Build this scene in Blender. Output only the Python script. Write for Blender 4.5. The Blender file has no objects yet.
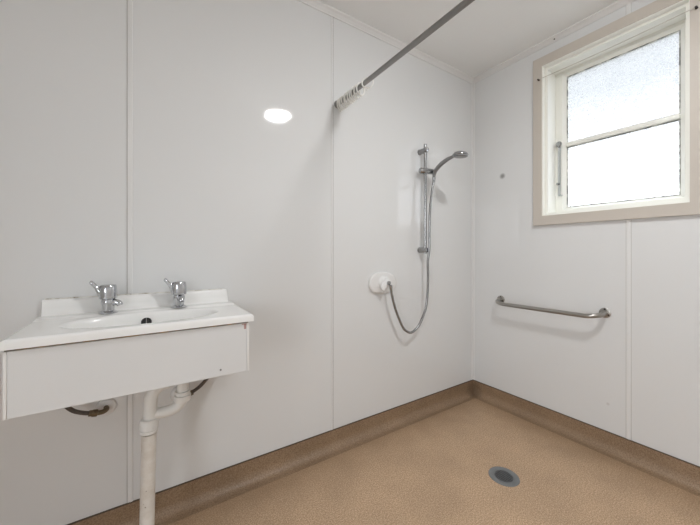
import bpy, bmesh, math, random
from mathutils import Vector, Matrix, noise
random.seed(7)
PI = math.pi
sc = bpy.context.scene
C = sc.collection

# ------------------------------------------------------------------ materials
def new_mat(name):
    m = bpy.data.materials.new(name); m.use_nodes = True
    nt = m.node_tree
    return m, nt, nt.nodes['Principled BSDF']

def N(nt, typ, **kw):
    n = nt.nodes.new(typ)
    for k, v in kw.items():
        if k in n.inputs: n.inputs[k].default_value = v
        else: setattr(n, k, v)
    return n

def coords(nt):
    return N(nt, 'ShaderNodeTexCoord').outputs['Object']

def ramp(nt, src, stops):
    r = N(nt, 'ShaderNodeValToRGB')
    e = r.color_ramp.elements
    while len(e) < len(stops): e.new(0.5)
    for i, (p, c) in enumerate(stops):
        e[i].position = p
        e[i].color = (c, c, c, 1) if isinstance(c, (int, float)) else (c[0], c[1], c[2], 1)
    nt.links.new(src, r.inputs['Fac'])
    return r.outputs['Color']

def noise_tex(nt, scale, detail=3.0, rough=0.5, vec=None):
    n = N(nt, 'ShaderNodeTexNoise')
    n.inputs['Scale'].default_value = scale
    n.inputs['Detail'].default_value = detail
    n.inputs['Roughness'].default_value = rough
    nt.links.new(vec if vec is not None else coords(nt), n.inputs['Vector'])
    return n.outputs['Fac']

def mixcol(nt, fac, a, b):
    m = N(nt, 'ShaderNodeMix'); m.data_type = 'RGBA'
    if isinstance(fac, (int, float)): m.inputs[0].default_value = fac
    else: nt.links.new(fac, m.inputs[0])
    for sock, v in ((m.inputs[6], a), (m.inputs[7], b)):
        if isinstance(v, tuple): sock.default_value = (v[0], v[1], v[2], 1)
        else: nt.links.new(v, sock)
    return m.outputs[2]

def bump(nt, p, height, strength, dist):
    b = N(nt, 'ShaderNodeBump')
    b.inputs['Strength'].default_value = strength
    b.inputs['Distance'].default_value = dist
    nt.links.new(height, b.inputs['Height'])
    nt.links.new(b.outputs['Normal'], p.inputs['Normal'])

def simple(name, col, rough=0.5, metal=0.0, var=0.03, scale=12.0, bumpd=0.0, bscale=80.0, spec=0.5):
    m, nt, p = new_mat(name)
    p.inputs['Roughness'].default_value = rough
    p.inputs['Metallic'].default_value = metal
    p.inputs['Specular IOR Level'].default_value = spec
    f = noise_tex(nt, scale, 4)
    a = tuple(max(0, c * (1 - var)) for c in col); b = tuple(min(1, c * (1 + var)) for c in col)
    nt.links.new(mixcol(nt, f, a, b), p.inputs['Base Color'])
    if bumpd > 0: bump(nt, p, noise_tex(nt, bscale, 2), 1.0, bumpd)
    return m

def spot(nt, centre, r0, r1, wob=0.0):
    """1 inside a blotch of radius r0, falling to 0 at r1 around a world point (object at the origin)"""
    co = coords(nt)
    d = N(nt, 'ShaderNodeVectorMath', operation='DISTANCE')
    nt.links.new(co, d.inputs[0]); d.inputs[1].default_value = centre
    src = d.outputs['Value']
    if wob:
        ns = noise_tex(nt, 40.0, 3)
        a = N(nt, 'ShaderNodeMath', operation='MULTIPLY_ADD')
        nt.links.new(ns, a.inputs[0]); a.inputs[1].default_value = wob; nt.links.new(src, a.inputs[2])
        src = a.outputs[0]
    mr = N(nt, 'ShaderNodeMapRange')
    mr.inputs['From Min'].default_value = r0; mr.inputs['From Max'].default_value = r1
    mr.inputs['To Min'].default_value = 1.0; mr.inputs['To Max'].default_value = 0.0
    nt.links.new(src, mr.inputs['Value'])
    return mr.outputs['Result']

def wall_mat(name, spots=(), col=(0.738, 0.748, 0.752)):
    m, nt, p = new_mat(name)
    p.inputs['Roughness'].default_value = 0.06
    p.inputs['Specular IOR Level'].default_value = 0.5
    f = noise_tex(nt, 1.3, 4)
    c = mixcol(nt, f, tuple(x * 0.975 for x in col), tuple(min(1, x * 1.02) for x in col))
    for (cen, r0, r1, scol, k) in spots:
        s = spot(nt, cen, r0, r1)
        mm = N(nt, 'ShaderNodeMath', operation='MULTIPLY'); nt.links.new(s, mm.inputs[0]); mm.inputs[1].default_value = k
        c = mixcol(nt, mm.outputs[0], c, scol)
    nt.links.new(c, p.inputs['Base Color'])
    bump(nt, p, noise_tex(nt, 2.5, 1), 0.5, 0.006)
    return m

WALL_COL = (0.738, 0.748, 0.752)
M = {}
M['wall_left'] = wall_mat('glossy_wall_panel')
M['wall_right'] = wall_mat('glossy_wall_panel_marked', [((0, -0.235, 1.605), 0.008, 0.024, (0.17, 0.17, 0.16), 0.75),
                                                       ((0, -0.8315, 0.2515), 0.001, 0.010, (0.45, 0.43, 0.40), 0.5)])
M['trim'] = simple('white_plastic_trim', (0.775, 0.78, 0.778), 0.28, var=0.01)
M['coving'] = simple('painted_coving', (0.78, 0.78, 0.775), 0.45, var=0.015)
M['ceiling'] = simple('ceiling_paint', (0.90, 0.91, 0.91), 0.65, var=0.015, scale=3)

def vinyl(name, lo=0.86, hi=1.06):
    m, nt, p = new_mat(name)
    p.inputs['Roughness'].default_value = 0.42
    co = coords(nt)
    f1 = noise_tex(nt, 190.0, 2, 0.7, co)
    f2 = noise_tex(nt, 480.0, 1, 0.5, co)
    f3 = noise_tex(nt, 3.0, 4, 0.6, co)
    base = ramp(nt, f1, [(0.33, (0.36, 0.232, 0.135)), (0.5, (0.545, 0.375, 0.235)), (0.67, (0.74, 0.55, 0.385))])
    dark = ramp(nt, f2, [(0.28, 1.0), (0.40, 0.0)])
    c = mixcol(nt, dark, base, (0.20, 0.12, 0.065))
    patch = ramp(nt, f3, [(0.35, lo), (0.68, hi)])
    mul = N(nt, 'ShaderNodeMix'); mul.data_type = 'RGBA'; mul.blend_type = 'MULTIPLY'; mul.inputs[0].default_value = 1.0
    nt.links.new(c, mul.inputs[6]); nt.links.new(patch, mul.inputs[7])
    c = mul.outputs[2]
    # patchy darker tone towards the walls
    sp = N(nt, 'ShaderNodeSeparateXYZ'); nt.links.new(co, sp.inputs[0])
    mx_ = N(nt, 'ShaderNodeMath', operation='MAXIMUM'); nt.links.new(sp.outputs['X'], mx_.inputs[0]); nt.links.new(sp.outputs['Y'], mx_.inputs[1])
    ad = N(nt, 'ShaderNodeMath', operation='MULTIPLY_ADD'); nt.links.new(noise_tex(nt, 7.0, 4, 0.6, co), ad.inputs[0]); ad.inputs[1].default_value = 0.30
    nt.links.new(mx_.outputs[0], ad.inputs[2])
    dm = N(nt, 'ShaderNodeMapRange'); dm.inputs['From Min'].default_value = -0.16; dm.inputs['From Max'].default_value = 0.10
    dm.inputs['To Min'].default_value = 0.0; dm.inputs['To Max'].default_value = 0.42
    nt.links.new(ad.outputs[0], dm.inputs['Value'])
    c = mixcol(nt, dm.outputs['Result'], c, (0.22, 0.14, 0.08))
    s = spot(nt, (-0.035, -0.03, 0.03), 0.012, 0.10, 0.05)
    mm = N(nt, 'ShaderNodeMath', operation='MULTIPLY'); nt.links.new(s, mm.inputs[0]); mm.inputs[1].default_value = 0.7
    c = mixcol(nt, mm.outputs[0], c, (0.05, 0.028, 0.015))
    nt.links.new(c, p.inputs['Base Color'])
    bump(nt, p, f1, 0.25, 0.002)
    return m
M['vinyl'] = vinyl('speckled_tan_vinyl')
M['darker_vinyl'] = vinyl('darker_tan_vinyl', 0.48, 0.72)  # same vinyl in a darker mottled tone for the upstands
M['cove_edge'] = simple('grimy_cove_edge', (0.085, 0.062, 0.042), 0.6, var=0.5, scale=30)

M['ceramic'] = simple('white_moulded_basin', (0.905, 0.91, 0.90), 0.16, var=0.012, scale=6)
M['grey_panel'] = simple('grey_melamine', (0.74, 0.75, 0.755), 0.42, var=0.02, scale=5)
M['edging'] = simple('white_edge_banding', (0.84, 0.84, 0.83), 0.4, var=0.02)
def grime(name, clean, dirty, sc_=35, lo=0.45, hi=0.6):
    m, nt, p = new_mat(name)
    p.inputs['Roughness'].default_value = 0.55
    c = ramp(nt, noise_tex(nt, sc_, 4, 0.7), [(lo, clean), (hi, dirty)])
    nt.links.new(c, p.inputs['Base Color'])
    return m
M['sealant'] = grime('mouldy_sealant', (0.74, 0.73, 0.69), (0.32, 0.27, 0.2), 30, 0.5, 0.68)
M['gap'] = grime('brown_grimy_joint', (0.16, 0.13, 0.10), (0.40, 0.25, 0.10), 18, 0.45, 0.62)
M['rust'] = grime('red_brown_stain', (0.50, 0.32, 0.30), (0.70, 0.60, 0.57), 60, 0.4, 0.7)
M['chrome'] = simple('chrome', (0.58, 0.59, 0.61), 0.07, 1.0, var=0.03)
M['satin_chrome'] = simple('satin_chrome', (0.40, 0.405, 0.41), 0.2, 1.0, var=0.05)
M['steel'] = simple('brushed_steel', (0.40, 0.385, 0.36), 0.30, 1.0, var=0.08, scale=25)
M['rod'] = simple('dull_steel_rod', (0.30, 0.295, 0.285), 0.34, 1.0, var=0.08, scale=18)
M['grey_plastic'] = simple('grey_shower_plastic', (0.27, 0.275, 0.28), 0.28, 0.6, var=0.04)
M['hose'] = simple('metal_spiral_hose', (0.34, 0.345, 0.35), 0.26, 0.9, var=0.06, scale=60)
M['dark_hose'] = simple('dark_braided_hose', (0.11, 0.092, 0.078), 0.5, 0.35, var=0.35, scale=300, bumpd=0.001, bscale=500)
M['brass'] = simple('tarnished_brass', (0.22, 0.17, 0.11), 0.42, 0.8, var=0.2, scale=60)
M['white_plastic'] = simple('white_plastic', (0.79, 0.79, 0.785), 0.3, var=0.012)
M['pvc'] = simple('white_pvc_pipe', (0.80, 0.795, 0.77), 0.35, var=0.02)
def old_pipe():
    m, nt, p = new_mat('aged_white_pipe')
    p.inputs['Roughness'].default_value = 0.45
    co = coords(nt)
    a = ramp(nt, noise_tex(nt, 9, 5, 0.65, co), [(0.4, (0.76, 0.74, 0.70)), (0.66, (0.60, 0.55, 0.49))])
    f = ramp(nt, noise_tex(nt, 55, 2, 0.5, co), [(0.24, 1.0), (0.29, 0.0)])
    nt.links.new(mixcol(nt, f, a, (0.25, 0.21, 0.17)), p.inputs['Base Color'])
    return m
M['old_pipe'] = old_pipe()
M['ring'] = simple('translucent_white_ring', (0.86, 0.86, 0.83), 0.35, var=0.05)
M['black'] = simple('black_opening', (0.012, 0.012, 0.012), 0.6)
M['dark'] = simple('dark_metal', (0.05, 0.045, 0.04), 0.5, 0.3)
M['drain_ring'] = simple('drain_flange_grey', (0.18, 0.19, 0.195), 0.45, 0.0, var=0.12, scale=50)
M['drain_grate'] = simple('drain_grate', (0.15, 0.157, 0.163), 0.4, 0.5, var=0.2, scale=80)
M['frame_beige'] = simple('cream_painted_architrave', (0.57, 0.525, 0.47), 0.38, var=0.02, scale=8)
M['frame_cream'] = simple('pale_cream_window_paint', (0.88, 0.88, 0.83), 0.35, var=0.02, scale=8)
M['putty'] = grime('mouldy_putty', (0.62, 0.62, 0.57), (0.10, 0.10, 0.09), 22, 0.42, 0.55)
M['wire'] = simple('white_curtain_wire', (0.55, 0.51, 0.46), 0.45, var=0.04)

def glass_mat():
    m, nt, p = new_mat('obscure_patterned_glass')
    out = nt.nodes['Material Output']; nt.nodes.remove(p)
    co = coords(nt)
    v = N(nt, 'ShaderNodeTexVoronoi'); v.inputs['Scale'].default_value = 120.0
    nt.links.new(co, v.inputs['Vector'])
    n = noise_tex(nt, 60, 3, 0.6, co)
    a = N(nt, 'ShaderNodeMath', operation='MULTIPLY_ADD'); nt.links.new(v.outputs['Distance'], a.inputs[0]); a.inputs[1].default_value = 0.8
    nt.links.new(n, a.inputs[2])
    tint = ramp(nt, a.outputs[0], [(0.50, (0.78, 0.81, 0.84)), (0.95, (0.98, 0.985, 0.99))])
    tr = N(nt, 'ShaderNodeBsdfTransparent'); nt.links.new(tint, tr.inputs['Color'])
    tl = N(nt, 'ShaderNodeBsdfTranslucent'); tl.inputs['Color'].default_value = (0.92, 0.94, 0.95, 1)
    gl = N(nt, 'ShaderNodeBsdfGlossy'); gl.inputs['Roughness'].default_value = 0.15
    b = N(nt, 'ShaderNodeBump'); b.inputs['Distance'].default_value = 0.002; nt.links.new(a.outputs[0], b.inputs['Height'])
    for s in (tl, gl): nt.links.new(b.outputs['Normal'], s.inputs['Normal'])
    m1 = N(nt, 'ShaderNodeMixShader'); m1.inputs[0].default_value = 0.25
    nt.links.new(tr.outputs[0], m1.inputs[1]); nt.links.new(tl.outputs[0], m1.inputs[2])
    m2 = N(nt, 'ShaderNodeMixShader'); m2.inputs[0].default_value = 0.05
    nt.links.new(m1.outputs[0], m2.inputs[1]); nt.links.new(gl.outputs[0], m2.inputs[2])
    nt.links.new(m2.outputs[0], out.inputs['Surface'])
    return m
M['glass'] = glass_mat()

LAMP_STRENGTH = 172.0
SKY_STRENGTH = 1.0
DOOR_SKY_BOOST = 2.0  # sky multiplier towards the added doorway, raises the fill light
def lamp_mat():
    m, nt, p = new_mat('glowing_opal_glass')
    p.inputs['Base Color'].default_value = (0.9, 0.88, 0.84, 1)
    p.inputs['Roughness'].default_value = 0.3
    p.inputs['Emission Color'].default_value = (1.0, 1.0, 1.0, 1)
    p.inputs['Emission Strength'].default_value = LAMP_STRENGTH
    return m
M['lamp'] = lamp_mat()

# ------------------------------------------------------------------ mesh helpers
def obj(name, bm, m, parent=None, smooth=True, angle=40):
    bmesh.ops.recalc_face_normals(bm, faces=bm.faces[:])
    me = bpy.data.meshes.new(name); bm.to_mesh(me); bm.free()
    me.materials.append(M[m] if isinstance(m, str) else m)
    if smooth:
        for p in me.polygons: p.use_smooth = True
        try: me.set_sharp_from_angle(angle=math.radians(angle))
        except Exception: pass
    o = bpy.data.objects.new(name, me); C.objects.link(o)
    if parent: o.parent = parent
    return o

def tag(o, label, cat, group=None):
    o['label'] = label; o['category'] = cat
    if group: o['group'] = group
    return o

def thing(name, label, cat, loc=(0, 0, 0), rot=(0, 0, 0), group=None):
    o = bpy.data.objects.new(name, None); C.objects.link(o)
    o.empty_display_size = 0.05
    o.location = loc; o.rotation_euler = rot
    return tag(o, label, cat, group)

def struct(name, bm, m, label=None, smooth=False, angle=40):
    o = obj(name, bm, m, None, smooth, angle)
    o['kind'] = 'structure'
    if label: o['label'] = label
    return o

def box(bm, x0, x1, y0, y1, z0, z1, bev=0.0, seg=2):
    r = bmesh.ops.create_cube(bm, size=1.0)
    vs = r['verts']
    for v in vs:
        v.co.x = x0 + (v.co.x + .5) * (x1 - x0)
        v.co.y = y0 + (v.co.y + .5) * (y1 - y0)
        v.co.z = z0 + (v.co.z + .5) * (z1 - z0)
    if bev > 0:
        es = list({e for v in vs for e in v.link_edges})
        bmesh.ops.bevel(bm, geom=es, offset=bev, segments=seg, profile=0.5, affect='EDGES')
    return bm

def lathe(bm, prof, mat=None, seg=32):
    """profile of (radius, height) revolved about +Z, then moved by mat"""
    mat = mat or Matrix()
    rings = []
    for (r, h) in prof:
        if r < 1e-6: rings.append([bm.verts.new(mat @ Vector((0, 0, h)))])
        else: rings.append([bm.verts.new(mat @ Vector((r * math.cos(2*PI*i/seg), r * math.sin(2*PI*i/seg), h))) for i in range(seg)])
    for a, b in zip(rings, rings[1:]):
        for i in range(seg):
            j = (i + 1) % seg
            if len(a) == 1 and len(b) == 1: continue
            if len(a) == 1: bm.faces.new((a[0], b[j], b[i]))
            elif len(b) == 1: bm.faces.new((a[i], a[j], b[0]))
            else: bm.faces.new((a[i], a[j], b[j], b[i]))
    for ring in (rings[0], rings[-1]):
        if len(ring) > 1:
            try: bm.faces.new(ring)
            except ValueError: pass
    return bm

def align(p, d):
    """matrix placing local +Z along direction d at point p"""
    return Matrix.Translation(Vector(p)) @ Vector(d).to_track_quat('Z', 'Y').to_matrix().to_4x4()

def smooth_path(pts, n=8):
    """Catmull-Rom through points"""
    P = [Vector(p) for p in pts]
    P = [P[0] * 2 - P[1]] + P + [P[-1] * 2 - P[-2]]
    out = []
    for i in range(1, len(P) - 2):
        for k in range(n):
            t = k / n
            a, b, c, d = P[i-1], P[i], P[i+1], P[i+2]
            out.append(0.5 * ((2*b) + (c - a)*t + (2*a - 5*b + 4*c - d)*t*t + (3*b - a - 3*c + d)*t*t*t))
    out.append(P[-2])
    return out

def tube(bm, pts, rad, seg=16, closed=False, cap=True):
    """rad: number, or list per point; rings carried along with a minimal twist"""
    P = [Vector(p) for p in pts]; n = len(P)
    R = rad if isinstance(rad, (list, tuple)) else [rad] * n
    T = []
    for i in range(n):
        if closed: t = P[(i+1) % n] - P[i-1]
        else: t = P[min(i+1, n-1)] - P[max(i-1, 0)]
        T.append(t.normalized())
    nrm = T[0].orthogonal().normalized()
    rings = []
    for i in range(n):
        if i: nrm = (nrm - T[i] * nrm.dot(T[i])).normalized()
        b = T[i].cross(nrm)
        rings.append([bm.verts.new(P[i] + (nrm * math.cos(2*PI*k/seg) + b * math.sin(2*PI*k/seg)) * R[i]) for k in range(seg)])
    m = n if closed else n - 1
    for i in range(m):
        a, b = rings[i], rings[(i+1) % n]
        off = 0
        if closed and i == n - 1:
            off = min(range(seg), key=lambda s: (a[0].co - b[s].co).length)
        for k in range(seg):
            bm.faces.new((a[k], a[(k+1) % seg], b[(k+1+off) % seg], b[(k+off) % seg]))
    if cap and not closed:
        bm.faces.new(rings[0]); bm.faces.new(rings[-1])
    return bm

def ring_frame(bm, o, i, x0, x1, ix0=None):
    """mitred rectangular frame in the YZ plane, o/i = (y0,y1,z0,z1) outer and inner, between x0 (room side) and x1.
    i may be given as a pair to splay the opening from room side to outer side"""
    if not isinstance(i[0], tuple): i = (i, i)
    def rect(r, x): return [bm.verts.new((x, y, z)) for y, z in ((r[0], r[2]), (r[1], r[2]), (r[1], r[3]), (r[0], r[3]))]
    of, ob = rect(o, x0), rect(o, x1)
    f, b = rect(i[0], x0), rect(i[1], x1)
    for k in range(4):
        j = (k + 1) % 4
        bm.faces.new((of[k], of[j], f[j], f[k]))
        bm.faces.new((f[k], f[j], b[j], b[k]))
        bm.faces.new((b[k], b[j], ob[j], ob[k]))
        bm.faces.new((ob[k], ob[j], of[j], of[k]))
    return bm

def bevel_sharp(bm, off, seg=2):
    es = [e for e in bm.edges if len(e.link_faces) == 2 and e.calc_face_angle(0) > 0.6]
    bmesh.ops.bevel(bm, geom=es, offset=off, segments=seg, profile=0.5, affect='EDGES')
    return bm

NB = bmesh.new
# ------------------------------------------------------------------ the room
XL, YB, H = -3.2, -2.3, 2.385      # far-left wall, wall behind the camera, ceiling
T = 0.12
WIN = (-1.133, -0.506, 1.303, 2.232)                                    # clear opening in the right wall (y0,y1,z0,z1)
HO = (WIN[0] - .02, WIN[1] + .02, WIN[2] - .02, WIN[3] + .02)
WT = 0.20

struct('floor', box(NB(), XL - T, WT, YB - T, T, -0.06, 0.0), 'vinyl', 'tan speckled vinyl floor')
struct('ceiling', box(NB(), XL - T, WT, YB - T, T, H, H + 0.06), 'ceiling', 'pale grey painted ceiling')
struct('wall_left', box(NB(), XL - T, WT, 0.0, T, 0.0, H), 'wall_left', 'glossy white panelled wall behind the basin and shower')
bm = NB()
for (y0, y1, z0, z1) in ((YB - T, HO[0], 0, H), (HO[1], 0.0, 0, H), (HO[0], HO[1], 0, HO[2]), (HO[0], HO[1], HO[3], H)):
    box(bm, 0.0, WT, y0, y1, z0, z1)
struct('wall_right', bm, 'wall_right', 'glossy white panelled wall with the window')
struct('wall_back', box(NB(), XL - T, 0, YB - T, YB, 0, H), 'wall_left', 'white wall opposite the basin')
FILL_DOOR = (-2.16, -1.30, 2.04)                                             # unseen doorway added behind the camera to let in fill light
bm = NB()
for (y0, y1, z0, z1) in ((YB, FILL_DOOR[0], 0, H), (FILL_DOOR[1], 0, 0, H), (FILL_DOOR[0], FILL_DOOR[1], FILL_DOOR[2], H)):
    box(bm, XL - T, XL, y0, y1, z0, z1)
struct('wall_front', bm, 'wall_left', 'white wall with an unseen doorway, added for fill light, left of the basin')

# coved vinyl upstands (mitred in the corner)
def cove(name, side):
    bm = NB(); prof = [(0.0035, 0.100)]
    r = 0.046
    prof += [(0.0035, 0.062)]
    for k in range(1, 11):
        a = PI + (PI/2) * k / 10
        prof.append((0.0035 + r + r * math.cos(a), 0.0015 + r + r * math.sin(a)))
    prof.append((0.062, 0.0006))
    prof.append((0.062, -0.002)); prof.append((-0.002, -0.002)); prof.append((-0.002, 0.100))
    a, b = [], []
    for d, z in prof:
        if side == 'left':
            a.append(bm.verts.new((-d, -d, z))); b.append(bm.verts.new((XL, -d, z)))
        else:
            a.append(bm.verts.new((-d, -d, z))); b.append(bm.verts.new((-d, YB, z)))
    n = len(prof)
    for k in range(n):
        bm.faces.new((a[k], a[(k+1) % n], b[(k+1) % n], b[k]))
    bm.faces.new(a); bm.faces.new(b)
    return struct(name, bm, 'darker_vinyl', 'coved tan vinyl upstand at the foot of the %s wall' % side, smooth=True, angle=35)
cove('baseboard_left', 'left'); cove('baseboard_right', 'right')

trim_no = [0]
def trim(bm, m='trim', label=None, smooth=False):
    trim_no[0] += 1
    return struct('trim_%d' % trim_no[0], bm, m, label, smooth)
# dark grime line capping the upstands
trim(box(NB(), XL, -0.0045, -0.0045, 0.0, 0.100, 0.104), 'cove_edge', 'dark edge line above the left upstand')
trim(box(NB(), -0.0045, 0.0, YB, 0.0, 0.100, 0.104), 'cove_edge', 'dark edge line above the right upstand')
# coving: slim strip with a hollow face
def coving(side):
    prof = [(0, H), (0.026, H), (0.026, H - 0.007), (0.016, H - 0.015), (0.007, H - 0.026), (0.005, H - 0.031), (0, H - 0.031)]
    bm = NB(); a, b = [], []
    for d, z in prof:
        a.append(bm.verts.new((-d, -d, z)))
        b.append(bm.verts.new((XL, -d, z) if side == 'left' else (-d, YB, z)))
    n = len(prof)
    for k in range(n): bm.faces.new((a[k], a[(k+1) % n], b[(k+1) % n], b[k]))
    bm.faces.new(a); bm.faces.new(b)
    trim(bm, 'coving', 'slim coving between %s wall and ceiling' % side)
coving('left'); coving('right')
ZT = H - 0.031
# panel joint strips
M['joint_line'] = simple('grey_joint_line', (0.55, 0.545, 0.53), 0.5, var=0.1)
M['dark_joint_line'] = simple('dark_grey_joint_line', (0.30, 0.295, 0.285), 0.5, var=0.1)
def joint_left(x, w, label, dark):
    bm = NB()
    box(bm, x - w/2, x + w/2, -0.0028, 0, 0.104, ZT, 0.001, 1)
    if w > 0.015: box(bm, x - w*0.1, x + w*0.5 - 0.001, -0.0042, 0, 0.104, ZT, 0.001, 1)
    trim(bm, 'trim', label)
    trim(box(NB(), x + dark * (w/2 + 0.0017) - 0.0016, x + dark * (w/2 + 0.0017) + 0.0016, -0.0010, 0, 0.104, ZT), 'joint_line' if dark < 0 else 'dark_joint_line', 'grey line along the ' + label)
joint_left(-2.1385, 0.017, 'white joint strip behind the basin', -1)
joint_left(-1.2395, 0.010, 'narrow joint strip beside the curtain rod end', 1)
bm = NB()
for z0, z1 in ((0.104, WIN[2] - 0.064), (WIN[3] + 0.062, ZT)):
    box(bm, -0.0028, 0, -0.927, -0.909, z0, z1, 0.001, 1)
    box(bm, -0.0042, 0, -0.922, -0.914, z0, z1, 0.001, 1)
trim(bm, 'trim', 'white joint strip below and above the window')
bm = NB()
for z0, z1 in ((0.104, WIN[2] - 0.064), (WIN[3] + 0.062, ZT)):
    for y in (-0.9283, -0.9077): box(bm, -0.0010, 0, y - 0.0012, y + 0.0012, z0, z1)
trim(bm, 'joint_line', 'thin grey lines along the joint strip of the window wall')
bm = NB()
box(bm, -0.018, 0, -0.003, 0, 0.104, ZT, 0.001, 1); box(bm, -0.003, 0, -0.018, 0, 0.104, ZT, 0.001, 1)
trim(bm, 'trim', 'white internal corner strip')
# screw head in the coving over the window
lathe(bm := NB(), [(0.004, 0), (0.004, 0.002), (0.0, 0.003)], align((-0.013, -0.573, H - 0.019), (-0.6, 0, -0.6)), 12)
trim(bm, 'dark', 'dark screw head in the right coving')

# architrave of the added fill doorway
bm = NB()
for x0, x1 in ((XL, XL + 0.016), (XL - T - 0.016, XL - T)):
    box(bm, x0, x1, FILL_DOOR[0] - 0.06, FILL_DOOR[0], 0, FILL_DOOR[2] + 0.06); box(bm, x0, x1, FILL_DOOR[1], FILL_DOOR[1] + 0.06, 0, FILL_DOOR[2] + 0.06)
    box(bm, x0, x1, FILL_DOOR[0], FILL_DOOR[1], FILL_DOOR[2], FILL_DOOR[2] + 0.06)
struct('fill_door_1', bm, 'frame_beige', 'beige surround of the added fill-light doorway')

# ------------------------------------------------------------------ the window
win = bpy.data.objects.new('window_1', None); C.objects.link(win)
win['kind'] = 'structure'; win['label'] = 'cream timber window with obscure glass high on the right wall'
W_ = WIN
def inset(r, d): return (r[0] + d, r[1] - d, r[2] + d, r[3] - d)
bm = ring_frame(NB(), (W_[0] - .058, W_[1] + .056, W_[2] - .062, W_[3] + .060), inset(W_, -0.005), -0.018, 0.0)
o = obj('architrave', bevel_sharp(bm, 0.002), 'frame_beige', win, True, 30); o['label'] = 'beige painted surround'
bm = NB()
ring_frame(bm, HO, (W_, W_), -0.012, 0.070)
bevel_sharp(bm, 0.002)
obj('jamb_lining', bm, 'frame_cream', win, True, 30)
bm = ring_frame(NB(), HO, inset(W_, 0.014), 0.020, 0.066); 
obj('jamb_bead', bevel_sharp(bm, 0.003), 'frame_cream', win, True, 30)
bm = ring_frame(NB(), HO, inset(W_, 0.004), 0.0665, 0.150)
obj('outer_lining', bevel_sharp(bm, 0.001, 1), 'frame_cream', win, True, 30)
GL = (W_[0] + .058, W_[1] - .060, W_[2] + .056, W_[3] - .036)         # glass sight lines
sash = NB()
ring_frame(sash, HO, ((GL[0] - .018, GL[1] + .018, GL[2] - .014, GL[3] + .014), GL), 0.1505, 0.170)
ring_frame(sash, HO, GL, 0.1705, 0.198)
obj('sash', sash, 'frame_cream', win, False)
ZB = 1.757
bm = NB(); box(bm, 0.152, 0.196, GL[0], GL[1], ZB - 0.013, ZB + 0.013, 0.006, 2)
obj('glazing_bar', bm, 'frame_cream', win, True, 30)
for z0, z1 in ((GL[2], ZB - 0.0135), (ZB + 0.0135, GL[3])):
    r = (GL[0], GL[1], z0, z1)
    p = obj('pane', box(NB(), 0.174, 0.178, r[0] + .0006, r[1] - .0006, z0 + .0006, z1 - .0006), 'glass', win, False)
    obj('putty', ring_frame(NB(), inset(r, 0.0003), inset(r, 0.0048), 0.1695, 0.1738), 'putty', p, False)
# casement stay on the left stile
st = NB(); box(st, 0.139, 0.1435, -0.543, -0.527, 1.437, 1.765, 0.0012, 1)
box(st, 0.139, 0.1505, -0.552, -0.529, 1.434, 1.440, 0.001, 1)
stay = obj('window_stay', st, 'chrome', win)
k = lathe(NB(), [(0.006, 0), (0.007, 0.010), (0.016, 0.014), (0.018, 0.022), (0.013, 0.028), (0, 0.029)], align((0.1503, -0.536, 1.765), (-1, 0, 0)), 20)
obj('knob', k, 'satin_chrome', stay)
k = lathe(NB(), [(0.005, 0), (0.005, 0.012), (0.008, 0.014), (0.007, 0.020), (0, 0.021)], align((0.150, -0.528, 1.512), (-1, 0, 0)), 16)
obj('pin', k, 'satin_chrome', stay)

# net-curtain wire stretched across the window head between two screw hooks
cw = thing('curtain_wire', 'thin pale curtain wire stretched across the window top between two dark screws', 'curtain wire', (-0.018, -0.823, 2.160))
a = Vector((-0.011, 0.3365, -0.006)); b = Vector((-0.011, -0.3365, 0.008))
pts = [a.lerp(b, i/20) + Vector((0, 0, -0.006 * (1 - (2*i/20 - 1)**2))) for i in range(21)]
obj('wire', tube(NB(), pts, 0.0019, 8), 'wire', cw)
for e in (a, b):
    h = lathe(NB(), [(0.0055, -0.0005), (0.0055, 0.002), (0.0022, 0.004), (0.0022, 0.012), (0.005, 0.013), (0.004, 0.016), (0, 0.0165)], align((0, e.y, e.z), (-1, 0, 0)), 14)
    obj('screw_hook', h, 'dark', cw)

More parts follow.
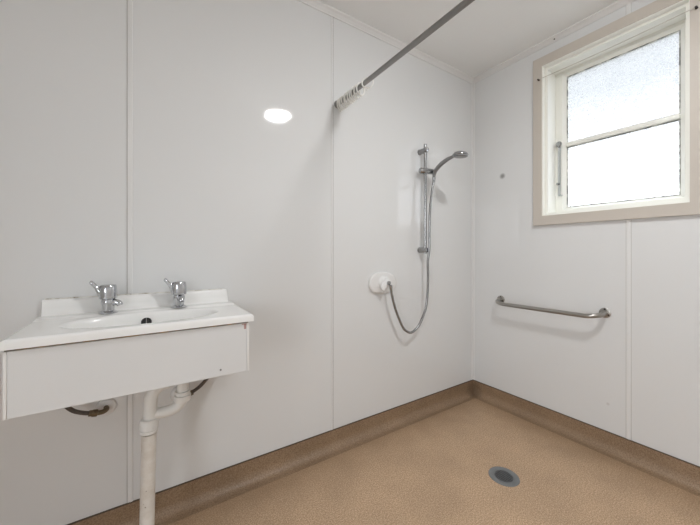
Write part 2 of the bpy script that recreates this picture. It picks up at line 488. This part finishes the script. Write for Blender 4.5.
# ------------------------------------------------------------------ washbasin
BX, BZ = -2.0805, 0.848
hw, dp = 0.3155, 0.352
basin = thing('washbasin', 'white rectangular washbasin with oval bowl and grey front panel, fixed to the left wall', 'washbasin', (BX, 0, 0.645))
zt = BZ - 0.645
def basin_top():
    bm = NB(); r = 0.009
    def axis(lo, hi, n, rlo, rhi):
        v = []
        if rlo: v += [lo + r * (1 - math.cos(PI/2 * k/4)) for k in range(4)]
        core0 = lo + (r if rlo else 0); core1 = hi - (r if rhi else 0)
        v += [core0 + (core1 - core0) * k / n for k in range(n + 1)]
        if rhi: v += [hi - r * (1 - math.cos(PI/2 * (3 - k)/4)) for k in range(4)]
        return v
    xs = axis(-hw, hw, 110, True, True); ys = axis(-dp, -0.0005, 70, True, False)
    def edge(d): return 0 if d >= r else r - math.sqrt(max(0, r*r - (r - d)**2))
    def height(x, y):
        z = zt - max(edge(x + hw), edge(hw - x), edge(y + dp))
        q = (abs((x + 0.003) / 0.211) ** 2.3 + abs((y + 0.208) / 0.102) ** 2.3) ** (1/2.3)
        if q < 1.06:
            t = min(1, (1.06 - q) / 1.06)
            lip = 1 - math.exp(-(t / 0.10) ** 2)
            z -= 0.026 * lip + 0.085 * (1 - (1 - t) ** 2.2) * lip
        # gentle rise towards the tap ledge
        if y > -0.10: z += 0.004 * min(1, (y + 0.10) / 0.03)
        return z
    g = [[bm.verts.new((x, y, height(x, y))) for x in xs] for y in ys]
    for j in range(len(ys) - 1):
        for i in range(len(xs) - 1):
            bm.faces.new((g[j][i], g[j][i+1], g[j+1][i+1], g[j+1][i]))
    # outer skirt and inner return below
    loop = [g[0][i] for i in range(len(xs))] + [g[j][-1] for j in range(1, len(ys))] + [g[-1][i] for i in range(len(xs) - 2, -1, -1)] + [g[j][0] for j in range(len(ys) - 2, 0, -1)]
    low = [bm.verts.new((v.co.x, v.co.y, zt - 0.025)) for v in loop]
    ins = [bm.verts.new((v.co.x * 0.955, min(-0.0005, v.co.y * 0.955), zt - 0.025)) for v in loop]
    n = len(loop)
    for k in range(n):
        j = (k + 1) % n
        bm.faces.new((loop[k], loop[j], low[j], low[k])); bm.faces.new((low[k], low[j], ins[j], ins[k]))
    return bm
bt = obj('basin_top', basin_top(), 'ceramic', basin, True, 60)
# upstand along the wall, rounded front, swept into the deck, ends cut at a slant
up = NB()
prof = [(-0.0005, zt - 0.01), (-0.030, zt + 0.001), (-0.024, zt + 0.0045), (-0.0195, zt + 0.012), (-0.0175, zt + 0.030), (-0.0165, zt + 0.050), (-0.0145, zt + 0.0555), (-0.010, zt + 0.058), (-0.0005, zt + 0.058)]
rows = []
for x, s in ((-0.309, 0.0), (-0.304, 1.0), (0.292, 1.0), (0.299, 0.0)):
    rows.append([up.verts.new((x + (0.004 if s == 0 and x < 0 else -0.004 if s == 0 else 0) * ((z - zt) / 0.058), y * (1 if s else 0.8), z - (0 if s else 0.003))) for y, z in prof])
for a, b in zip(rows, rows[1:]):
    for k in range(len(prof) - 1): up.faces.new((a[k], a[k+1], b[k+1], b[k]))
    up.faces.new((a[-1], a[0], b[0], b[-1]))
up.faces.new(rows[0]); up.faces.new(rows[-1])
obj('upstand', up, 'ceramic', basin, True, 45)
obj('sealant', tube(NB(), [(-0.300 + 0.59 * i / 40, -0.004, zt + 0.0585 + 0.0006 * math.sin(i * 1.7)) for i in range(41)], 0.003, 8), 'sealant', basin)['label'] = 'stained bead of sealant'
# apron: grey front panel with pale edging, thin side panels
zp = zt - 0.031
obj('front_panel', box(NB(), -0.3035, 0.2935, -0.341, -0.325, 0.0, zp - 0.0005, 0.0008, 1), 'grey_panel', basin, False)['label'] = 'grey front panel'
for x0, x1 in ((-0.3115, -0.304), (0.294, 0.3015)):
    obj('edge_strip', box(NB(), x0, x1, -0.3425, -0.325, 0.0, zp - 0.0005, 0.0012, 1), 'edging', basin)
for x0, x1 in ((-0.3115, -0.2955), (0.2855, 0.3015)):
    obj('side_panel', box(NB(), x0, x1, -0.3245, -0.0015, 0.0, zp - 0.0005, 0.0008, 1), 'edging', basin, False)
obj('joint_strip', box(NB(), -0.3095, 0.2995, -0.3375, -0.3205, zp - 0.0003, zt - 0.0253), 'gap', basin, False)['label'] = 'brown stained joint under the rim'
st = NB(); box(st, 0.2835, 0.2915, -0.3416, -0.3408, zp - 0.021, zp - 0.004, 0.0003, 1); box(st, 0.276, 0.2930, -0.3416, -0.3408, zp - 0.005, zp - 0.001, 0.0002, 1)
obj('stain', st, 'rust', basin, False)['label'] = 'red brown stain at the panel corner'
st = lathe(NB(), [(0.0035, 0), (0.0035, 0.0008), (0, 0.0012)], align((0.2055, -0.3408, 0.022), (0, -1, 0)), 10)
obj('screw_cap', st, 'grey_plastic', basin)
# overflow on the back of the bowl, waste at the bottom
ov = align((-0.0065, -0.1215, zt - 0.0325), (0, -0.82, 0.55))
o1 = lathe(NB(), [(0.0165, 0.0), (0.0165, 0.003), (0.0140, 0.004), (0.0135, 0.001), (0, 0.001)], ov, 24)
ovo = obj('overflow', o1, 'black', basin)
bar = NB(); box(bar, -0.0022, 0.0022, -0.0145, 0.0145, 0.001, 0.0045, 0.0008, 1)
for v in bar.verts: v.co = ov @ v.co
obj('divider', bar, 'satin_chrome', ovo)
obj('waste_outlet', lathe(NB(), [(0.024, 0), (0.024, 0.003), (0.019, 0.004), (0.018, 0.0015), (0, 0.0015)], align((-0.003, -0.208, zt - 0.1085), (0, 0, 1)), 28), 'chrome', basin)

# ------------------------------------------------------------------ pillar taps
def make_tap(label, loc, spout_deg, lever_deg):
    t = thing('lever_tap', label, 'tap', loc, group='chrome taps on the washbasin')
    obj('flange', lathe(NB(), [(0.029, 0), (0.029, 0.003), (0.024, 0.0065), (0.019, 0.009), (0.0, 0.009)], None, 28), 'chrome', t)
    obj('body', lathe(NB(), [(0.0185, 0.0085), (0.0185, 0.026), (0.021, 0.033), (0.021, 0.043), (0.0185, 0.049), (0.0, 0.049)], None, 28), 'chrome', t)
    a = math.radians(spout_deg); d = Vector((math.cos(a), math.sin(a), 0))
    pts = smooth_path([d * 0.010 + Vector((0, 0, .036)), d * 0.024 + Vector((0, 0, .038)), d * 0.035 + Vector((0, 0, .034)), d * 0.039 + Vector((0, 0, .026))], 6)
    n = len(pts)
    obj('spout', tube(NB(), pts, [0.0125 - 0.0035 * i / (n - 1) for i in range(n)], 16), 'chrome', t)
    hd = obj('handle', lathe(NB(), [(0.0, 0.0495), (0.022, 0.0495), (0.0265, 0.0525), (0.0275, 0.060), (0.0262, 0.085), (0.0245, 0.0975), (0.0215, 0.1010), (0.010, 0.1025), (0, 0.1025)], None, 32), 'chrome', t)
    a = math.radians(lever_deg); d = Vector((math.cos(a), math.sin(a), 0)); s = Vector((-d.y, d.x, 0))
    lv = NB(); rows = []
    for u, zc, w, h in ((0.014, .074, .014, .020), (0.022, .077, .0125, .0170), (0.029, .086, .0100, .0105), (0.035, .0945, .0090, .0072), (0.041, .1030, .0095, .0070), (0.047, .1100, .0100, .0070), (0.051, .1140, .0060, .0050)):
        c = d * u + Vector((0, 0, zc)); upv = (Vector((0, 0, 1)) - d * 0.65).normalized()
        rows.append([lv.verts.new(c + s * (w * math.cos(2*PI*k/14)) + upv * (h * math.sin(2*PI*k/14))) for k in range(14)])
    for p, q in zip(rows, rows[1:]):
        for k in range(14): lv.faces.new((p[k], p[(k+1) % 14], q[(k+1) % 14], q[k]))
    lv.faces.new(rows[0]); lv.faces.new(rows[-1])
    obj('lever', lv, 'chrome', hd, True, 60)
    return t
make_tap('chrome pillar tap on the left of the washbasin deck, its spout turned right', (-2.202, -0.060, BZ + 0.004), -25, 180)
make_tap('chrome pillar tap on the right of the washbasin deck, its spout facing the bowl', (-1.978, -0.066, BZ + 0.004), -82, 178)

# ------------------------------------------------------------------ waste pipe and trap
wp = thing('waste_pipe', 'white plastic trap and standpipe under the washbasin', 'waste pipe', (-2.0885, -0.21, 0.0), (0, 0.019, 0))
obj('standpipe', lathe(NB(), [(0.0215, 0.0003), (0.0225, 0.452), (0.0, 0.452)], None, 28), 'old_pipe', wp)['label'] = 'aged stained lower pipe'
obj('floor_collar', lathe(NB(), [(0.034, 0.0002), (0.034, 0.006), (0.024, 0.012), (0.0226, 0.012), (0.0226, 0.0002)], None, 28), 'pvc', wp)
obj('collar', lathe(NB(), [(0.0228, 0.457), (0.0268, 0.4573), (0.0268, 0.466), (0.0248, 0.4675), (0.0248, 0.4715), (0.0280, 0.473), (0.0280, 0.490), (0.0262, 0.494), (0.0262, 0.502), (0.0225, 0.505), (0.0, 0.505)], None, 32), 'pvc', wp)
pts = [(0.002, 0, 0.495), (0.003, 0, 0.545)]
for k in range(0, 9):
    a = PI - (PI/2) * k/8
    pts.append((0.051 + 0.048 * math.cos(a), 0, 0.566 + 0.048 * math.sin(a)))
pts.append((0.055, 0.0, 0.614))
obj('trap_arch', tube(NB(), pts, 0.0205, 24), 'pvc', wp)
pts = [(0.100, 0.004, 0.690), (0.100, 0.004, 0.60), (0.100, 0.004, 0.558)]
for k in range(0, 11):
    a = -(PI/2) * k/10
    pts.append((0.050 + 0.050 * math.cos(a), 0.003, 0.552 + 0.040 * math.sin(a)))
pts.append((0.010, 0.002, 0.512))
obj('trap_bend', tube(NB(), pts, 0.0185, 24), 'pvc', wp)
obj('nut', lathe(NB(), [(0.0186, 0.538), (0.0258, 0.539), (0.0272, 0.544), (0.0272, 0.558), (0.0225, 0.560), (0.0225, 0.564), (0.0245, 0.566), (0.0245, 0.573), (0.0186, 0.574)], Matrix.Translation((0.100, 0.004, 0)), 24), 'pvc', wp)
# tail rising to the bowl outlet
pts = smooth_path([(0.100, 0.004, 0.688), (0.098, 0.003, 0.702), (0.060, 0.002, 0.715), (0.010, 0.002, 0.720), (0.0005, 0.002, 0.735)], 6)
obj('tail_pipe', tube(NB(), pts, 0.016, 20), 'pvc', wp)

# ------------------------------------------------------------------ supply hoses
def supply(label, loc, hose_pts, conn):
    t = thing('supply_hose', label, 'water hose', loc, group='water hoses under the washbasin')
    obj('wall_flange', lathe(NB(), [(0.031, 0.0003), (0.031, 0.004), (0.027, 0.009), (0.018, 0.011), (0.0, 0.011)], align((0, 0, 0), (0, -1, 0)), 32), 'white_plastic', t)
    P = smooth_path(hose_pts, 8)
    obj('elbow', tube(NB(), P[:conn], 0.0085, 14), 'brass', t)
    c = P[conn - 1]; d = (P[conn] - P[conn - 2]).normalized()
    obj('connector', lathe(NB(), [(0.0098, -0.004), (0.0125, -0.003), (0.0125, 0.010), (0.0105, 0.012), (0.0105, 0.020), (0.0088, 0.021)], align(c, d), 12), 'brass', t)
    obj('hose', tube(NB(), P[conn - 1:], 0.0070, 14), 'dark_hose', t)
    return t
supply('dark bent water hose from a white wall flange under the left of the washbasin', (-2.212, 0, 0.493),
       [(0, -0.008, 0), (0.002, -0.026, -0.001), (-0.010, -0.042, -0.001), (-0.036, -0.050, 0.006), (-0.064, -0.054, 0.017), (-0.090, -0.055, 0.034), (-0.108, -0.056, 0.064), (-0.115, -0.057, 0.130), (-0.060, -0.05, 0.22), (0.005, -0.058, 0.30)], 22)
supply('dark bent water hose rising from behind the trap under the right of the washbasin', (-1.973, 0, 0.482),
       [(0, -0.008, 0), (0.001, -0.026, 0.000), (0.018, -0.042, 0.004), (0.046, -0.052, 0.016), (0.080, -0.056, 0.040), (0.110, -0.058, 0.082), (0.112, -0.060, 0.15), (0.050, -0.06, 0.24), (-0.005, -0.064, 0.31)], 20)

# ------------------------------------------------------------------ shower
RX, RY = -0.572, -0.052
rail = thing('shower_rail', 'vertical chrome shower slide rail on the left wall near the corner', 'shower rail', (RX, 0, 1.05))
obj('rail_tube', lathe(NB(), [(0.0, 0.012), (0.0105, 0.013), (0.0105, 0.722), (0.0, 0.723)], Matrix.Translation((0, RY, 0)), 20), 'satin_chrome', rail)
for z in (0.682, 0.036):
    br = NB(); lathe(br, [(0.0, 0.0006), (0.019, 0.0006), (0.019, 0.003), (0.0175, 0.005), (0.0165, 0.066), (0.0150, 0.0685), (0, 0.069)], align((0, 0, z), (0, -1, 0)), 28)
    b = obj('bracket', br, 'satin_chrome', rail)
    obj('end_cap', lathe(NB(), [(0.0145, 0.0692), (0.0145, 0.071), (0.012, 0.072), (0, 0.072)], align((0, 0, z), (0, -1, 0)), 24), 'chrome', b)
sl = NB(); lathe(sl, [(0, -0.040), (0.016, -0.040), (0.0185, -0.036), (0.0185, 0.0), (0.017, 0.060), (0.015, 0.064), (0, 0.064)], align((0, RY, 0.548), (1, -0.25, 0)), 28)
sld = obj('slider', sl, 'satin_chrome', rail)
obj('clamp_collar', lathe(NB(), [(0.0108, -0.020), (0.0145, -0.020), (0.0145, 0.020), (0.0108, 0.020)], Matrix.Translation((0, RY, 0.548)), 20), 'grey_plastic', sld)

hs = thing('hand_shower', 'grey and chrome hand shower held in the slider of the wall rail', 'hand shower', (RX + 0.048, RY - 0.03, 1.598))
hp = [(0, -0.000, -0.040), (0, -0.004, -0.018), (0, -0.016, 0.002), (0, -0.055, 0.029), (0, -0.105, 0.048), (0, -0.150, 0.056), (0, -0.175, 0.056)]
P = smooth_path(hp, 8); n = len(P)
obj('handle', tube(NB(), P, [0.0095 + 0.004 * math.sin(PI * min(1, i / (n - 1) * 1.15)) for i in range(n)], 18), 'grey_plastic', hs)
hm = align((0.003, -0.202, 0.067), (0, 0.10, -1))
head = obj('spray_head', lathe(NB(), [(0, -0.008), (0.020, -0.006), (0.038, 0.002), (0.043, 0.010), (0.043, 0.023), (0.0, 0.023)], hm, 36), 'grey_plastic', hs)
obj('spray_face', lathe(NB(), [(0.037, 0.0233), (0.035, 0.027), (0, 0.0285)], hm, 32), 'grey_plastic', head)
obj('rim_band', tube(NB(), [hm @ Vector((0.0425 * math.cos(a), 0.0425 * math.sin(a), 0.013)) for a in [2*PI*i/40 for i in range(40)]], 0.0035, 8, True), 'satin_chrome', head)

# mixer on an oval plate
mx = thing('shower_mixer', 'white oval shower mixer plate with short lever on the left wall', 'shower mixer', (-0.890, 0, 0.886))
def oval_plate(bm, a, b, prof, ex=2.25, seg=56):
    rows = []
    for (k, h) in prof:
        row = []
        for i in range(seg):
            t = 2*PI*i/seg; c, s = math.cos(t), math.sin(t)
            row.append(bm.verts.new((math.copysign(abs(c) ** (2/ex), c) * (a - k), -h, math.copysign(abs(s) ** (2/ex), s) * (b - k))))
        rows.append(row)
    for p, q in zip(rows, rows[1:]):
        for i in range(seg): bm.faces.new((p[i], p[(i+1) % seg], q[(i+1) % seg], q[i]))
    bm.faces.new(rows[0]); bm.faces.new(rows[-1])
    return bm
obj('cover_plate', oval_plate(NB(), 0.104, 0.066, [(0.0, 0.0006), (0.0, 0.010), (0.003, 0.0145), (0.009, 0.017), (0.012, 0.0172)]), 'white_plastic', mx, True, 35)
obj('dome', lathe(NB(), [(0.043, 0.017), (0.042, 0.020), (0.036, 0.027), (0.030, 0.031), (0.027, 0.035), (0.025, 0.041), (0.018, 0.045), (0, 0.046)], align((0.004, 0, 0.002), (0, -1, 0)), 36), 'white_plastic', mx)
lv = NB(); rows = []
for u, w, h in ((0.000, .022, .012), (0.016, .023, .011), (0.030, .022, .009), (0.042, .018, .006), (0.047, .012, .004)):
    c = Vector((-0.006 - 0.60 * u, -0.036 - 0.25 * u, -0.004 - 0.75 * u)); d = Vector((-0.60, -0.25, -0.75)).normalized()
    s = d.cross(Vector((0, -1, 0))).normalized(); n_ = s.cross(d)
    rows.append([lv.verts.new(c + s * (w * math.cos(2*PI*k/14)) + n_ * (h * math.sin(2*PI*k/14))) for k in range(14)])
for p, q in zip(rows, rows[1:]):
    for k in range(14): lv.faces.new((p[k], p[(k+1) % 14], q[(k+1) % 14], q[k]))
lv.faces.new(rows[0]); lv.faces.new(rows[-1])
obj('lever', lv, 'white_plastic', mx, True, 60)
OUT = Vector((-0.883, -0.050, 0.888))
obj('outlet', lathe(NB(), [(0.015, 0.0165), (0.015, 0.022), (0.0105, 0.026), (0.0105, 0.040), (0.0125, 0.043), (0.0120, 0.054), (0, 0.055)], align((OUT.x + 0.890, 0, 0.002), (0.15, -1, 0)), 24), 'satin_chrome', mx)['label'] = 'chrome hose outlet'

# hose, hanging in a loop from hand shower to mixer
hose_o = (-0.70, 0.0, 0.70)
sh = thing('shower_hose', 'long grey metal shower hose hanging in a loop beside the wall rail', 'shower hose', hose_o)
hp = [(RX + 0.048, RY - 0.030, 1.557), (RX + 0.045, RY - 0.030, 1.525), (RX + 0.028, RY - 0.028, 1.45), (RX + 0.016, RY - 0.026, 1.34), (RX + 0.008, RY - 0.028, 1.20), (RX + 0.004, RY - 0.030, 1.087),
      (-0.574, -0.076, 1.009), (-0.568, -0.072, 0.886), (-0.578, -0.066, 0.730), (-0.620, -0.063, 0.636), (-0.660, -0.061, 0.592), (-0.706, -0.060, 0.572), (-0.748, -0.060, 0.588), (-0.780, -0.060, 0.622), (-0.832, -0.060, 0.725), (-0.862, -0.060, 0.815), (-0.8735, -0.062, 0.8765)]
P = smooth_path([Vector(p) - Vector(hose_o) for p in hp], 10)
obj('hose', tube(NB(), P, 0.0078, 14), 'hose', sh)
obj('hose_nut', lathe(NB(), [(0.0072, 0), (0.0105, 0.001), (0.0095, 0.026), (0.0072, 0.028)], align(P[-1], P[-6] - P[-1]), 18), 'satin_chrome', sh)
obj('hose_nut', lathe(NB(), [(0.0072, 0), (0.0105, 0.001), (0.0085, 0.036), (0.0072, 0.038)], align(P[0], P[6] - P[0]), 18), 'satin_chrome', sh)

# ------------------------------------------------------------------ grab rail
gr = thing('grab_rail', 'brushed steel grab rail fixed to the right wall below the window', 'grab rail', (0, -0.522, 0.742))
L = 0.297
B = 0.062                                                              # bend length along the wall
pts = [(-0.004, L, 0), (-0.026, L - 0.001, -0.003)]
for k in range(0, 11):
    a = (PI/2) * k / 10
    pts.append((-0.036 - 0.048 * math.sin(a), L - 0.001 - B + B * math.cos(a), -0.005 - 0.013 * k / 10))
pts2 = [(x, -y, z) for x, y, z in reversed(pts)]
m0 = L - 0.001 - B
mid = [(-0.084, m0 - 2 * m0 * i / 12, -0.018) for i in range(1, 12)]
obj('bar', tube(NB(), pts + mid + pts2, 0.0125, 20), 'steel', gr)
for s in (1, -1):
    f = obj('flange', lathe(NB(), [(0.027, 0.0003), (0.027, 0.004), (0.025, 0.0055), (0.0135, 0.0055)], align((0, s * L, 0), (-1, 0, 0)), 32), 'steel', gr)
    for a in (90, 210, 330):
        c = (-0.0054, s * L + 0.0195 * math.cos(math.radians(a)), 0.0195 * math.sin(math.radians(a)))
        obj('screw', lathe(NB(), [(0.0045, 0), (0.0045, 0.0012), (0, 0.002)], align(c, (-1, 0, 0)), 12), 'dark', f)

# ------------------------------------------------------------------ shower curtain rod and its rings
CX, CZ = -1.205, 1.884
rod = thing('curtain_rod', 'grey steel shower curtain rod crossing below the ceiling from the left wall', 'curtain rod', (CX, 0, CZ))
obj('rod', tube(NB(), [(0, -0.002 + (YB + 0.004) * i / 6, 0.0290 * i / 6) for i in range(7)], 0.0115, 24), 'rod', rod)
for y, d, z in ((0, -1, 0.0), (YB, 1, 0.029)):
    obj('wall_flange', lathe(NB(), [(0.0, 0.0006), (0.021, 0.0006), (0.021, 0.003), (0.0155, 0.006), (0.0150, 0.016), (0.0128, 0.017)], align((0, y, z), (0, d, 0)), 28), 'rod', rod)

def ring_mesh():
    bm = NB(); R = 0.0262; pts = []
    for k in range(40):
        a = 2*PI*k/40
        pts.append((R * math.cos(a), 0, R * math.sin(a) * 1.12))
    tube(bm, pts, 0.0034, 8, True)
    # little eyelet where the curtain hooked on
    tube(bm, [(0.006 * math.cos(2*PI*k/14), 0.0, -0.0355 + 0.006 * math.sin(2*PI*k/14)) for k in range(14)], 0.0017, 6, True)
    return bm
ring_zero = obj('curtain_ring', ring_mesh(), 'ring')
spots = [0.032, 0.046, 0.061, 0.077, 0.094, 0.112, 0.131, 0.149, 0.169, 0.190, 0.218, 0.284]
tilts = [12, 9, 13, 10, 14, 11, 13, 9, 12, 14, 6, -26]
labels = {0: 'white curtain ring pushed furthest against the wall end of the rod', 11: 'white curtain ring hanging apart from the rest, furthest from the wall'}
words = ['second', 'third', 'fourth', 'fifth', 'sixth', 'seventh', 'eighth', 'ninth', 'tenth', 'eleventh']
for i, (d, a) in enumerate(zip(spots, tilts)):
    o = ring_zero if i == 0 else ring_zero.copy()
    if i: C.objects.link(o)
    o.location = (CX + 0.003 * math.sin(i * 2.1), -d, CZ + 0.0126 * d - 0.0122)
    o.rotation_euler = (math.radians(a * 0.5), math.radians(5 * math.sin(i * 1.3)), math.radians(a * 1.6))
    tag(o, labels.get(i) or 'white curtain ring bunched on the rod, %s from the wall' % words[i - 1], 'curtain ring', 'white rings bunched on the shower curtain rod')

# ------------------------------------------------------------------ floor drain
dr = thing('floor_drain', 'round grey floor drain with dark grate in the tan vinyl', 'drain', (-0.658, -0.634, 0))
obj('flange', lathe(NB(), [(0.068, 0.0002), (0.067, 0.0022), (0.060, 0.003), (0.042, 0.0018), (0.040, 0.0008), (0.0, 0.0008)], None, 48), 'drain_ring', dr, True, 50)
g = NB()
tube(g, [(0.0385 * math.cos(2*PI*k/48), 0.0385 * math.sin(2*PI*k/48), 0.0024) for k in range(48)], 0.0018, 6, True)
for i in range(-4, 5):
    y = i * 0.0082; w = math.sqrt(0.038 ** 2 - y * y)
    box(g, -w, w, y - 0.0014, y + 0.0014, 0.0011, 0.0036)
    box(g, y - 0.0012, y + 0.0012, -w, w, 0.0011, 0.0030)
obj('grate', g, 'drain_grate', dr, False)
obj('well', lathe(NB(), [(0.0375, 0.0009), (0.0, 0.00095)], None, 32), 'black', dr)

# ------------------------------------------------------------------ ceiling lamp (seen mirrored in the left wall)
cl = thing('ceiling_lamp', 'round white ceiling lamp with glowing opal dome, mirrored in the left wall', 'ceiling lamp', (-1.06, -1.29, H), (PI, 0, 0))
obj('base', lathe(NB(), [(0.0, 0.0005), (0.150, 0.0005), (0.150, 0.022), (0.140, 0.040), (0.128, 0.050), (0.0, 0.050)], None, 48), 'white_plastic', cl)
obj('dome', lathe(NB(), [(0.103, 0.0505), (0.103, 0.058), (0.099, 0.066), (0.085, 0.074), (0.060, 0.080), (0.030, 0.083), (0, 0.084)], None, 48), 'lamp', cl)

# ------------------------------------------------------------------ daylight
w = bpy.data.worlds.new('overcast_sky'); sc.world = w; w.use_nodes = True
nt = w.node_tree; bg = nt.nodes['Background']
tc = N(nt, 'ShaderNodeTexCoord')
sep = N(nt, 'ShaderNodeSeparateXYZ'); nt.links.new(tc.outputs['Generated'], sep.inputs[0])
cr = N(nt, 'ShaderNodeValToRGB'); e = cr.color_ramp.elements
# overcast sky: haze at the horizon, greyer band above, bright zenith, and an added brighter side that sends fill through the doorway
SKY = [(0.0, (0.50, 0.52, 0.53)), (0.49, (0.54, 0.56, 0.58)), (0.505, (5.0, 5.1, 5.25)), (0.60, (4.6, 4.7, 4.85)), (0.638, (1.9, 1.94, 2.0)), (0.69, (0.96, 1.0, 1.05)), (0.74, (1.03, 1.07, 1.13)), (0.82, (3.6, 3.8, 4.05)), (1.0, (6.0, 6.3, 6.7))]
while len(e) < len(SKY): e.new(0.5)
for i, (p, c) in enumerate(SKY): e[i].position = p; e[i].color = (*c, 1)
mr = N(nt, 'ShaderNodeMath', operation='MULTIPLY_ADD'); mr.inputs[1].default_value = 0.5; mr.inputs[2].default_value = 0.5
nt.links.new(sep.outputs['Z'], mr.inputs[0]); nt.links.new(mr.outputs[0], cr.inputs['Fac'])
nt.links.new(cr.outputs['Color'], bg.inputs['Color'])
door_boost = N(nt, 'ShaderNodeMapRange'); door_boost.inputs['From Min'].default_value = 0.0; door_boost.inputs['From Max'].default_value = -0.8
door_boost.inputs['To Min'].default_value = SKY_STRENGTH; door_boost.inputs['To Max'].default_value = SKY_STRENGTH * DOOR_SKY_BOOST
nt.links.new(sep.outputs['X'], door_boost.inputs['Value']); nt.links.new(door_boost.outputs['Result'], bg.inputs['Strength'])

def portal(name, loc, roty, sx, sy):
    pl = bpy.data.lights.new(name, 'AREA'); pl.shape = 'RECTANGLE'; pl.size = sx; pl.size_y = sy
    pl.cycles.is_portal = True
    po = bpy.data.objects.new(name, pl); C.objects.link(po)
    po.location = loc; po.rotation_euler = (0, roty, 0)
portal('window_daylight', (0.21, -0.82, 1.78), PI/2, 0.90, 0.60)
portal('fill_doorway_portal', (XL - T - 0.02, (FILL_DOOR[0] + FILL_DOOR[1]) / 2, FILL_DOOR[2] / 2), -PI/2, FILL_DOOR[2], FILL_DOOR[1] - FILL_DOOR[0])  # samples the fill light entering by the added doorway

# ------------------------------------------------------------------ camera
cam = bpy.data.cameras.new('camera'); cam.sensor_width = 36; cam.lens = 36 * 313 / 700; cam.shift_y = -9.5 / 700
cam.clip_start = 0.02
co = bpy.data.objects.new('camera', cam); C.objects.link(co)
co.location = (-2.093, -1.480, 1.067)
co.rotation_euler = (PI/2, 0, math.atan2(.836, .549) - PI/2)
sc.camera = co

sc.view_settings.view_transform = 'Standard'; sc.view_settings.look = 'None'
sc.view_settings.gamma = 1.0; sc.view_settings.use_curve_mapping = False
sc.view_settings.exposure = -0.35
sc.cycles.use_denoising = True
sc.cycles.max_bounces = 14; sc.cycles.diffuse_bounces = 8; sc.cycles.transparent_max_bounces = 12
